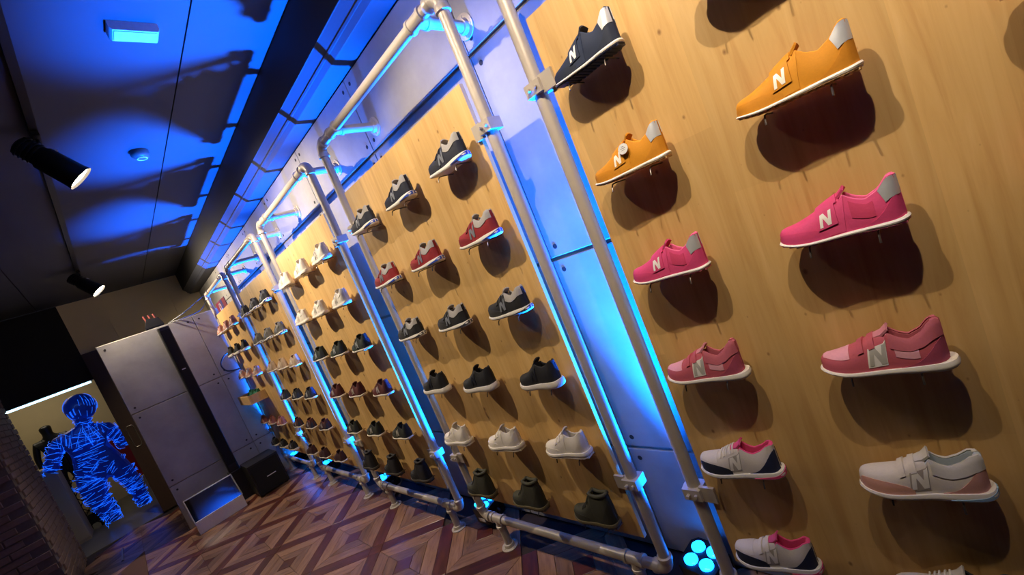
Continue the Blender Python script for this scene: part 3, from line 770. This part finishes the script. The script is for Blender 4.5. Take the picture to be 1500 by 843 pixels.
# wooden tray with the green shoes on the rack by the partition
E0, board, xL5, xR5, ox5 = racks[5]
tray = empty('wooden_tray', (xL5+.32, 1.17, 1.13)); tag(tray, 'shallow plywood tray fixed to the board, holding the green shoes', 'tray')
x0, x1, yb, yf2 = -.27, .40, .0985, -.10
for nm, a, b2 in (('tray_base', (x0, yf2, 0), (x1, yb, .012)), ('tray_front', (x0, yf2, .012), (x1, yf2+.014, .115)), ('tray_end', (x0, yf2+.014, .012), (x0+.014, yb, .115)), ('tray_end', (x1-.014, yf2+.014, .012), (x1, yb, .115))):
    MB().box(a, b2).build(nm, PLY, tray, False)
for c, dx in ((2, -.10), (1, .20)):
    add_shoe(sp_b5[3], (xL5+.32+dx, 1.205, 1.1425+.03), .12, 'green strapped shoe in the wooden tray, ' + ('nearer the concrete partition' if c == 2 else 'farther from the concrete partition'), 'shoes on the first rack from the partition')
    MB().box((-.105, -.03, 0), (.105, .03, .03)).build('shoe_block', PLY, tray, False, (dx, .035, .0125))

# ================================================================== BLUE FLOOR LIGHTS
LENS = flat('lit_blue_lens', '20a0ff', .2, 0, 10, 0, 0, 14, '0a78ff')
def par(x, y, label):
    E = empty('floor_spotlight', (x, y, 0), (math.radians(3.5), 0, random.uniform(-.15, .15))); tag(E, label, 'spotlight', 'blue floor spotlights behind the racks')
    b = MB(); b.prism([(-.085, -.06), (-.06, -.085), (.06, -.085), (.085, -.06), (.085, .06), (.06, .085), (-.06, .085), (-.085, .06)], 2, .05, .165); b.build('housing', BLKM, E)
    for k in range(5): MB().box((-.088, -.07+k*.032, .06), (.088, -.062+k*.032, .15)).build('cooling_fin', BLKM, E, False)
    MB().tube([(-.1, 0, .12), (-.115, 0, .11), (-.115, 0, .02), (-.1, 0, .006), (.1, 0, .006), (.115, 0, .02), (.115, 0, .11), (.1, 0, .12)], .008, 8).build('yoke', BLKM, E)
    for sx in (-1, 1):
        for s2 in (-1, 1):
            MB().tube([(sx*.036, s2*.036, .16), (sx*.036, s2*.036, .172), (sx*.036, s2*.036, .178)], [.03, .03, .022], 20).build('lens', LENS, E)
    MB().box((-.03, -.0865, .07), (.03, -.085, .095)).build('rating_plate', PLAST, E, False)
    ld = bpy.data.lights.new('led_light', 'SPOT'); ld.energy = BLUE_W; ld.color = BLUE_COL; ld.spot_size = math.radians(37); ld.spot_blend = 1.0; ld.shadow_soft_size = .035
    lo = bpy.data.objects.new('led_light', ld); COL.objects.link(lo); lo.parent = E; lo.location = (0, 0, .2); lo.rotation_euler = (math.pi, 0, 0)
for k, w_ in ((0, 'between the fourth and fifth rack from the concrete partition'), (1, 'between the third and fourth rack from the concrete partition'), (2, 'between the second and third rack from the concrete partition'), (3, 'between the first and second rack from the concrete partition')):
    par(-1.02-PITCHX*k, 1.425, 'lit blue floor spotlight ' + w_)
par(xL5 + .02, 1.43, 'lit blue floor spotlight between the first rack and the concrete partition')
par(.443+.13, 1.425, 'lit blue floor spotlight beyond the fifth rack from the concrete partition')

# ================================================================== CEILING TRACK AND LAMPS
YT = .22
track = tag(MB().box((-7.6, YT-.018, ZC-.032), (2.4, YT+.018, ZC)).build('lighting_track', BLK, None, False), 'black lighting track running along the dark ceiling', 'light track')
GLOW = flat('lit_lamp_face', 'fff2dc', .3, 0, 10, 0, 0, 60, 'ffe9cc')
def track_lamp(x, target, label, energy=1.0, cone=88):
    E = empty('track_spotlight', (x, YT, ZC-.032)); tag(E, label, 'spotlight', 'black ceiling track spotlights')
    MB().box((-.06, -.016, -.03), (.06, .016, 0)).build('adapter', BLK, E, False)
    MB().tube([(0, 0, -.03), (0, 0, -.12)], .009, 10).build('stem', BLK, E)
    pv = Vector((0, 0, -.16)); d_ = (Vector(target) - (Vector((x, YT, ZC-.032)) + pv)).normalized()
    rot = aim(d_); KS = 1.3
    h = MB(); h.tube([(0, 0, .11), (0, 0, .105), (0, 0, .03), (0, 0, .02), (0, 0, -.10), (0, 0, -.125)], [.03, .045, .047, .055, .06, .064], 24, caps=False)
    h.tube([(0, 0, .112), (0, 0, .11)], .03, 24)
    head = h.build('lamp_head', BLK, E, True, pv, rot); head.scale = (KS, KS, KS)
    for k in range(4): MB().tube([(0, 0, .04+k*.016), (0, 0, .046+k*.016)], .052, 20).build('cooling_fin', BLK, head)
    MB().tube([(0, 0, -.112), (0, 0, -.114)], .056, 24).build('lamp_face', GLOW, head)
    MB().box((-.02, .046, .0), (.02, .058, .012)).build('rating_plate', PLAST, head, False)
    ld = bpy.data.lights.new('lamp_light', 'SPOT'); ld.energy = WARM_W*energy; ld.color = WARM_COL; ld.spot_size = math.radians(cone); ld.spot_blend = .75; ld.shadow_soft_size = .012
    lo = bpy.data.objects.new('lamp_light', ld); COL.objects.link(lo); lo.parent = head; lo.location = (0, 0, -.13)
track_lamp(-7.0, (-6.75, 1.32, 1.65), 'lit black track spotlight nearest the beige far wall', 1.15, 165)
track_lamp(-3.5, (-3.6, 1.27, 1.95), 'lit black track spotlight over the aisle, second along the track from the beige wall', 1.3, 120)
track_lamp(-1.5, (-1.6, 1.27, 2.25), 'lit black track spotlight, third along the track from the beige wall', .75, 74)
track_lamp(-.42, (-.5, 1.27, 2.35), 'lit black track spotlight, fourth along the track from the beige wall', .58, 74)
track_lamp(.08, (-.05, 1.27, 2.35), 'lit black track spotlight, fifth along the track from the beige wall', .44, 74)

# emergency light and detector on the ceiling
em = empty('emergency_light', (-2.50, .67, ZC)); tag(em, 'white plastic emergency light box on the ceiling', 'emergency light')
eb = MB(); eb.prism([(-.1, 0), (-.1, -.03), (-.09, -.045), (.09, -.045), (.1, -.03), (.1, 0)], 0, -.045, .045); eb.build('housing', PLAST, em)
MB().box((-.036, -.085, -.049), (.036, .085, -.045)).build('diffuser', flat('diffuser_plastic', 'e8ecf0', .25), em, False)
dt = empty('smoke_detector', (-3.93, .735, ZC)); tag(dt, 'round dark detector with a pale ring on the ceiling', 'detector')
MB().tube([(0, 0, 0), (0, 0, -.03), (0, 0, -.05), (0, 0, -.055)], [.06, .06, .045, .03], 24).build('housing', flat('grey_plastic', '55575c', .4), dt)
ring = [(.03*math.cos(a), .03*math.sin(a), -.056) for a in np.linspace(0, 2*math.pi, 25)]
MB().tube(ring, .005, 8, caps=False).build('ring', PLAST, dt)

# ================================================================== THINGS BY THE PARTITION
cs = empty('column_speaker', (XP+.10, .69, 0)); tag(cs, 'tall thin black column loudspeaker in front of the concrete partition', 'loudspeaker')
c_ = MB(); c_.prism([(-.05, -.06), (.04, -.06), (.055, -.045), (.055, .045), (.04, .06), (-.05, .06)], 2, .40, 2.46); c_.build('cabinet', BLK, cs)
MB().box((.0555, -.05, .5), (.0585, .05, 2.42)).build('grille', flat('speaker_grille', '060607', .8, 0, 300, .3, .6), cs, False)
MB().box((.0586, -.02, 1.87), (.0600, .02, 1.882)).build('badge', PLAST, cs, False)
MB().box((-.08, -.075, 0), (.08, .075, .40)).build('base', BLK, cs, False)
sb = empty('bass_speaker', (-6.68, .93, 0)); tag(sb, 'low black bass speaker box on the floor by the column loudspeaker', 'loudspeaker')
MB().box((-.22, -.17, .02), (.2, .19, .43)).build('cabinet', BLK, sb, False)
MB().box((.2005, -.15, .04), (.208, .17, .41)).build('grille', _mc['speaker_grille'], sb, False)
MB().box((.2085, -.02, .20), (.2105, .09, .21)).build('badge', PLAST, sb, False)
for sx in (-.18, .16):
    for s2 in (-.13, .15): MB().tube([(sx, s2, 0), (sx, s2, .02)], .02, 10).build('rubber_foot', BLK, sb)
# shoe-fitting mirror
MIR = flat('mirror_glass', 'd0d4d8', .03, 1.0, 5, 0, 0)
fm = empty('floor_mirror', (-6.72, .36, 0)); tag(fm, 'low tilted shoe mirror in a thin pale frame on the floor', 'mirror')
tl = .16
MB().box((-.02, -.255, 0), (.0, .255, .15)).build('front_board', flat('pale_board', 'e6dece', .5), fm, False, (.14, 0, 0))
MB().box((-.12, -.255, 0), (.12, .255, .012)).build('base_board', _mc['pale_board'], fm, False, (0, 0, .0))
gl = MB(); gl.add([(.135, -.25, .155), (.135, .25, .155), (-.035, .25, .405), (-.035, -.25, .405), (.120, -.25, .145), (.120, .25, .145), (-.05, .25, .395), (-.05, -.25, .395)], [(0,1,2,3),(7,6,5,4),(0,4,5,1),(1,5,6,2),(2,6,7,3),(3,7,4,0)])
gl.build('mirror_glass', MIR, fm, False)
fr = [(.138, -.256, .152), (.138, .256, .152), (-.038, .256, .41), (-.038, -.256, .41), (.138, -.256, .152)]
for a, b2 in zip(fr[:-1], fr[1:]): MB().tube([a, b2], .007, 8).build('frame_bar', flat('pale_aluminium', 'b9bcc2', .3, .7), fm)
MB().box((-.06, -.03, .012), (-.045, .03, .39)).build('prop', _mc['pale_board'], fm, False)
# clamp light with cables on top of the partition
cl = empty('stage_lamp', (XP-.08, .64, 2.5)); tag(cl, 'small black stage lamp standing on top of the concrete partition', 'lamp')
MB().box((-.05, -.09, 0), (.05, .09, .02)).build('base', BLK, cl, False)
hb = MB(); hb.prism([(-.10, .02), (.10, .02), (.07, .12), (-.05, .14)], 0, -.06, .06); hb.build('housing', BLK, cl)
for k in (-.05, 0, .05): MB().tube([(0, k, .11), (0, k-.01, .19)], .012, 8).build('knob', flat('dark_red_knob', '5a2420', .5), cl)
cbm = flat('dark_blue_cable', '20242e', .5)
def cable(pts, r, label):
    P = [Vector(p) for p in pts]; out = []
    for k in range(len(P)-1):
        p0, p1, p2, p3 = P[max(k-1, 0)], P[k], P[k+1], P[min(k+2, len(P)-1)]
        for f_ in np.linspace(0, 1, 9)[:-1 if k < len(P)-2 else None]:
            f_ = float(f_); out.append(.5*((2*p1)+(p2-p0)*f_+(2*p0-5*p1+4*p2-p3)*f_*f_+(3*p1-p0-3*p2+p3)*f_**3))
    return tag(MB().tube(out, r, 8).build('cable', cbm), label, 'cable', 'cables by the partition')
cable([(XP-.07, .765, 2.506), (XP+.05, .95, 2.56), (XP+.1, 1.2, 2.68), (xL5+.0, YF-.033, 2.70)], .006, 'upper dark cable slung from the stage lamp to the rack')
cable([(XP-.04, .775, 2.506), (XP+.06, .92, 2.50), (XP+.1, 1.12, 2.52), (xL5-.03, YF-.03, 2.62)], .006, 'lower dark cable sagging from the stage lamp to the rack')
cable([(XP+.012, 1.28, 1.59), (XP+.03, 1.12, 1.63), (XP+.04, 1.08, 1.74), (XP+.07, 1.15, 1.84), (xL5+.02, 1.25, 1.86)], .009, 'dark cable loop between the rack pole and the partition joint')
# club pennant behind the first board
sg = empty('sign_board', (xL5+.36, 1.32, 2.36)); tag(sg, 'dark red and blue sign with a white ring above the first board', 'sign')
MB().box((-.30, -.004, 0), (.30, .004, .17)).build('panel', flat('dark_red_print', '6a1424', .5), sg, False)
MB().box((.02, -.0055, .005), (.12, -.004, .165)).build('stripe', flat('dark_blue_print', '1c2a66', .5), sg, False)
rg = [(-.06+.05*math.cos(a), -.006, .085+.05*math.sin(a)) for a in np.linspace(0, 2*math.pi, 25)]
MB().tube(rg, .006, 6, caps=False).build('ring', PLAST, sg)

# brown mat on the floor
tag(MB().prism([(-7.05, -.62), (-6.1, -.62), (-6.1, -.40), (-7.35, -.40)], 2, .0005, .012).build('floor_mat', flat('brown_mat', '5a3c38', .8, 0, 80, .2, .4), None, False), 'dark reddish brown mat lying flat near the doorway', 'mat')
tag(MB().box((-8.2, -.62, .0005), (-7.55, -.60, .01)).build('threshold_strip', STEEL, None, False), 'bright metal threshold strip on the floor by the doorway', 'threshold strip')

# ================================================================== BACK ROOM
tube = empty('tube_light', (XF-.22, -.55, 2.25)); tag(tube, 'long bluish white tube light below the black header', 'tube light')
MB().box((-.02, -.62, .03), (.02, .42, .06)).build('fitting', PLAST, tube, False)
MB().tube([(0, -.6, .01), (0, .4, .01)], .016, 12).build('tube', flat('lit_tube', 'd8f4ff', .3, 0, 10, 0, 0, 4, 'a8e4ff'), tube)
ld = bpy.data.lights.new('backroom_light', 'AREA'); ld.energy = 9; ld.color = (1, .86, .62); ld.size = 1.0
lamp = empty('ceiling_panel_light', (-11.3, -1.0, 2.98)); tag(lamp, 'square ceiling panel light of the back room', 'ceiling light')
MB().box((-.3, -.3, 0), (.3, .3, .02)).build('diffuser', flat('panel_diffuser', 'fff0d8', .4, 0, 10, 0, 0, 1.5), lamp, False)
lo = bpy.data.objects.new('backroom_light', ld); COL.objects.link(lo); lo.parent = lamp; lo.location = (0, 0, -.03)
# blue wire figure
fg = empty('light_figure', (-9.9, -.5, 0)); tag(fg, 'human figure of wire mesh wound with glowing blue lights', 'sculpture')
HULL = flat('blue_mesh_hull', '123a9a', .35, .2, 9, .6, .3, .05, '0a3cff'); GLOWB = flat('blue_fairy_light', '3aa0ff', .3, 0, 10, 0, 0, 1.3, '1468ff')
FJ = [(0,-.04,1.08,.22), (0,-.03,1.30,.23), (0,-.02,1.50,.24), (0,.03,1.68,.10), (0,.08,1.90,.13), (0,.09,2.0,.14),
      (0,-.30,1.58,.13), (0,-.43,1.42,.10), (.03,-.50,1.20,.10), (0,.25,1.50,.12), (0,.33,1.28,.09), (.04,.33,1.10,.08),
      (0,-.20,.86,.20), (0,-.21,.50,.15), (0,-.17,.20,.11), (.07,-.16,.10,.10), (0,.17,.86,.16), (0,.23,.50,.12), (0,.23,.20,.10), (.07,.23,.10,.09)]
FE = [(0,1),(1,2),(2,3),(3,4),(4,5),(2,6),(6,7),(7,8),(2,9),(9,10),(10,11),(0,12),(12,13),(13,14),(14,15),(0,16),(16,17),(17,18),(18,19)]
fme = bpy.data.meshes.new('body'); fme.from_pydata([q[:3] for q in FJ], FE, []); fme.materials.append(HULL)
fb = inst('body', fme, fg); fb.modifiers.new('skin', 'SKIN'); fb.modifiers.new('sub', 'SUBSURF').levels = 2
for k, q in enumerate(FJ):
    sv = fme.skin_vertices[0].data[k]; sv.radius = (q[3]*.93, q[3]*.93); sv.use_root = (k == 0)
MB().sphere((0, .09, 1.98), (.18, .19, .22), 18, 12).build('head', HULL, fg)
gw = MB()
for n_ in range(46):
    ph = random.uniform(0, 6.28); z_ = random.uniform(-.9, .7)
    gw.tube([(.185*math.cos(ph+.02*k)*math.cos(z_+.12*k), .09+.195*math.sin(ph+.02*k)*math.cos(z_+.12*k), 1.98+.225*math.sin(z_+.12*k)) for k in range(5)], .002, 4, caps=False)
for a, b2 in FE:                                   # fairy-light strings wound loosely round each limb
    p, q = Vector(FJ[a][:3]), Vector(FJ[b2][:3]); ax = q-p; ln = ax.length; ax.normalize(); e_ = ax.orthogonal().normalized(); f2 = ax.cross(e_)
    for k in range(int(12+ln*90)):
        f_ = random.random(); rr = (FJ[a][3]*(1-f_)+FJ[b2][3]*f_)*random.uniform(.92, 1.08); a0 = random.uniform(0, 6.28); da = random.uniform(.5, 2.0)/7; dz = random.gauss(0, .006); pts = []
        for n_ in range(8):
            t_ = a0+da*n_; pts.append(p+ax*(ln*f_+dz*n_)+(e_*math.cos(t_)+f2*math.sin(t_))*rr*random.uniform(.985, 1.015))
        gw.tube(pts, random.choice((.0014, .002, .0028)), 4, caps=False)
o = gw.build('light_string', GLOWB, fg); o['kind'] = 'stuff'
# dark mannequin, one continuous body
mn = bpy.data.meshes.new('mannequin')
J = [(0,0,1.02,.13), (0,0,1.2,.115), (0,0,1.42,.15), (0,0,1.56,.07), (0,0,1.66,.075), (0,0,1.78,.105), (0,-.19,1.5,.06), (0,-.25,1.25,.045), (.04,-.25,1.0,.035), (0,.19,1.5,.06), (0,.25,1.25,.045), (.04,.25,1.0,.035), (0,-.1,.92,.1), (0,-.11,.5,.065), (0,-.11,.1,.045), (.1,-.11,.04,.035), (0,.1,.92,.1), (0,.11,.5,.065), (0,.11,.1,.045), (.1,.11,.04,.035)]
Ed = [(0,1),(1,2),(2,3),(3,4),(4,5),(2,6),(6,7),(7,8),(2,9),(9,10),(10,11),(0,12),(12,13),(13,14),(14,15),(0,16),(16,17),(17,18),(18,19)]
mn.from_pydata([j[:3] for j in J], Ed, []); mn.materials.append(flat('mannequin_black', '0c0d10', .4))
mo = inst('mannequin', mn, None, (-11.6, -1.0, .18)); md = mo.modifiers.new('skin', 'SKIN'); mo.modifiers.new('sub', 'SUBSURF').levels = 2
for k, j in enumerate(J):
    sv = mn.skin_vertices[0].data[k]; sv.radius = (j[3], j[3]); sv.use_root = (k == 0)
tag(mo, 'plain black standing shop mannequin behind the blue figure', 'mannequin')
pl = tag(MB().box((-11.9, -1.34, 0), (-11.3, -.66, .18)).build('plinth', BLK, None, False), 'low black plinth under the black mannequin', 'plinth')
# white cabinet and black lattice truss
cb = empty('cabinet', (-10.35, -1.22, 0)); tag(cb, 'tall pale cabinet beside the black truss in the back room', 'cabinet')
CREAM = flat('cream_laminate', 'c4b48c', .5, 0, 6, .05)
MB().box((-.3, -.24, 0), (.3, .24, 1.3)).build('body', CREAM, cb, False)
MB().box((.3, -.23, .05), (.318, -.004, 1.28)).build('cabinet_door', CREAM, cb, False); dr = MB().box((.3, .004, .05), (.318, .23, 1.28)).build('cabinet_door', CREAM, cb, False)
MB().box((.318, .03, .72), (.33, .08, .82)).build('lock_plate', STEEL, dr, False)
tr = empty('lattice_truss', (-10.75, -.93, 0)); tag(tr, 'black lattice truss tower with crossed braces in the back room', 'truss')
for a in ((-.07, -.07), (.07, -.07), (-.07, .07), (.07, .07)): MB().tube([(a[0], a[1], 0), (a[0], a[1], 1.62)], .014, 8).build('upright', BLKM, tr)
for k in range(8):
    z0 = .05+k*.19
    MB().tube([(.07, -.07, z0), (.07, .07, z0+.19)], .007, 6).build('brace', BLKM, tr); MB().tube([(.07, .07, z0), (.07, -.07, z0+.19)], .007, 6).build('brace', BLKM, tr)
    MB().tube([(-.07, .07, z0), (.07, .07, z0+.19)], .007, 6).build('brace', BLKM, tr)
bn = empty('banner', (-11.6, -.25, 0)); tag(bn, 'red upright banner seen between the legs of the blue figure', 'banner')
MB().box((-.01, -.16, .35), (.01, .16, 1.4)).build('cloth', flat('red_cloth', 'a01c1c', .7), bn, False); MB().box((-.15, -.2, 0), (.15, .2, .35)).build('stand', CREAM, bn, False)
wl = empty('floor_lamp', (-9.2, -1.12, 1.60)); tag(wl, 'small bright white lamp at the edge of the brick pier', 'lamp')
MB().tube([(0, .0, 0), (.03, .03, 0)], [.03, .045], 14).build('housing', BLK, wl); MB().tube([(.031, .031, 0), (.034, .034, 0)], .042, 14).build('lamp_face', GLOW, wl)
MB().tube([(0, 0, 0), (-.02, -.06, 0), (-.02, -.06, -1.6)], .012, 8).build('stand', BLK, wl)
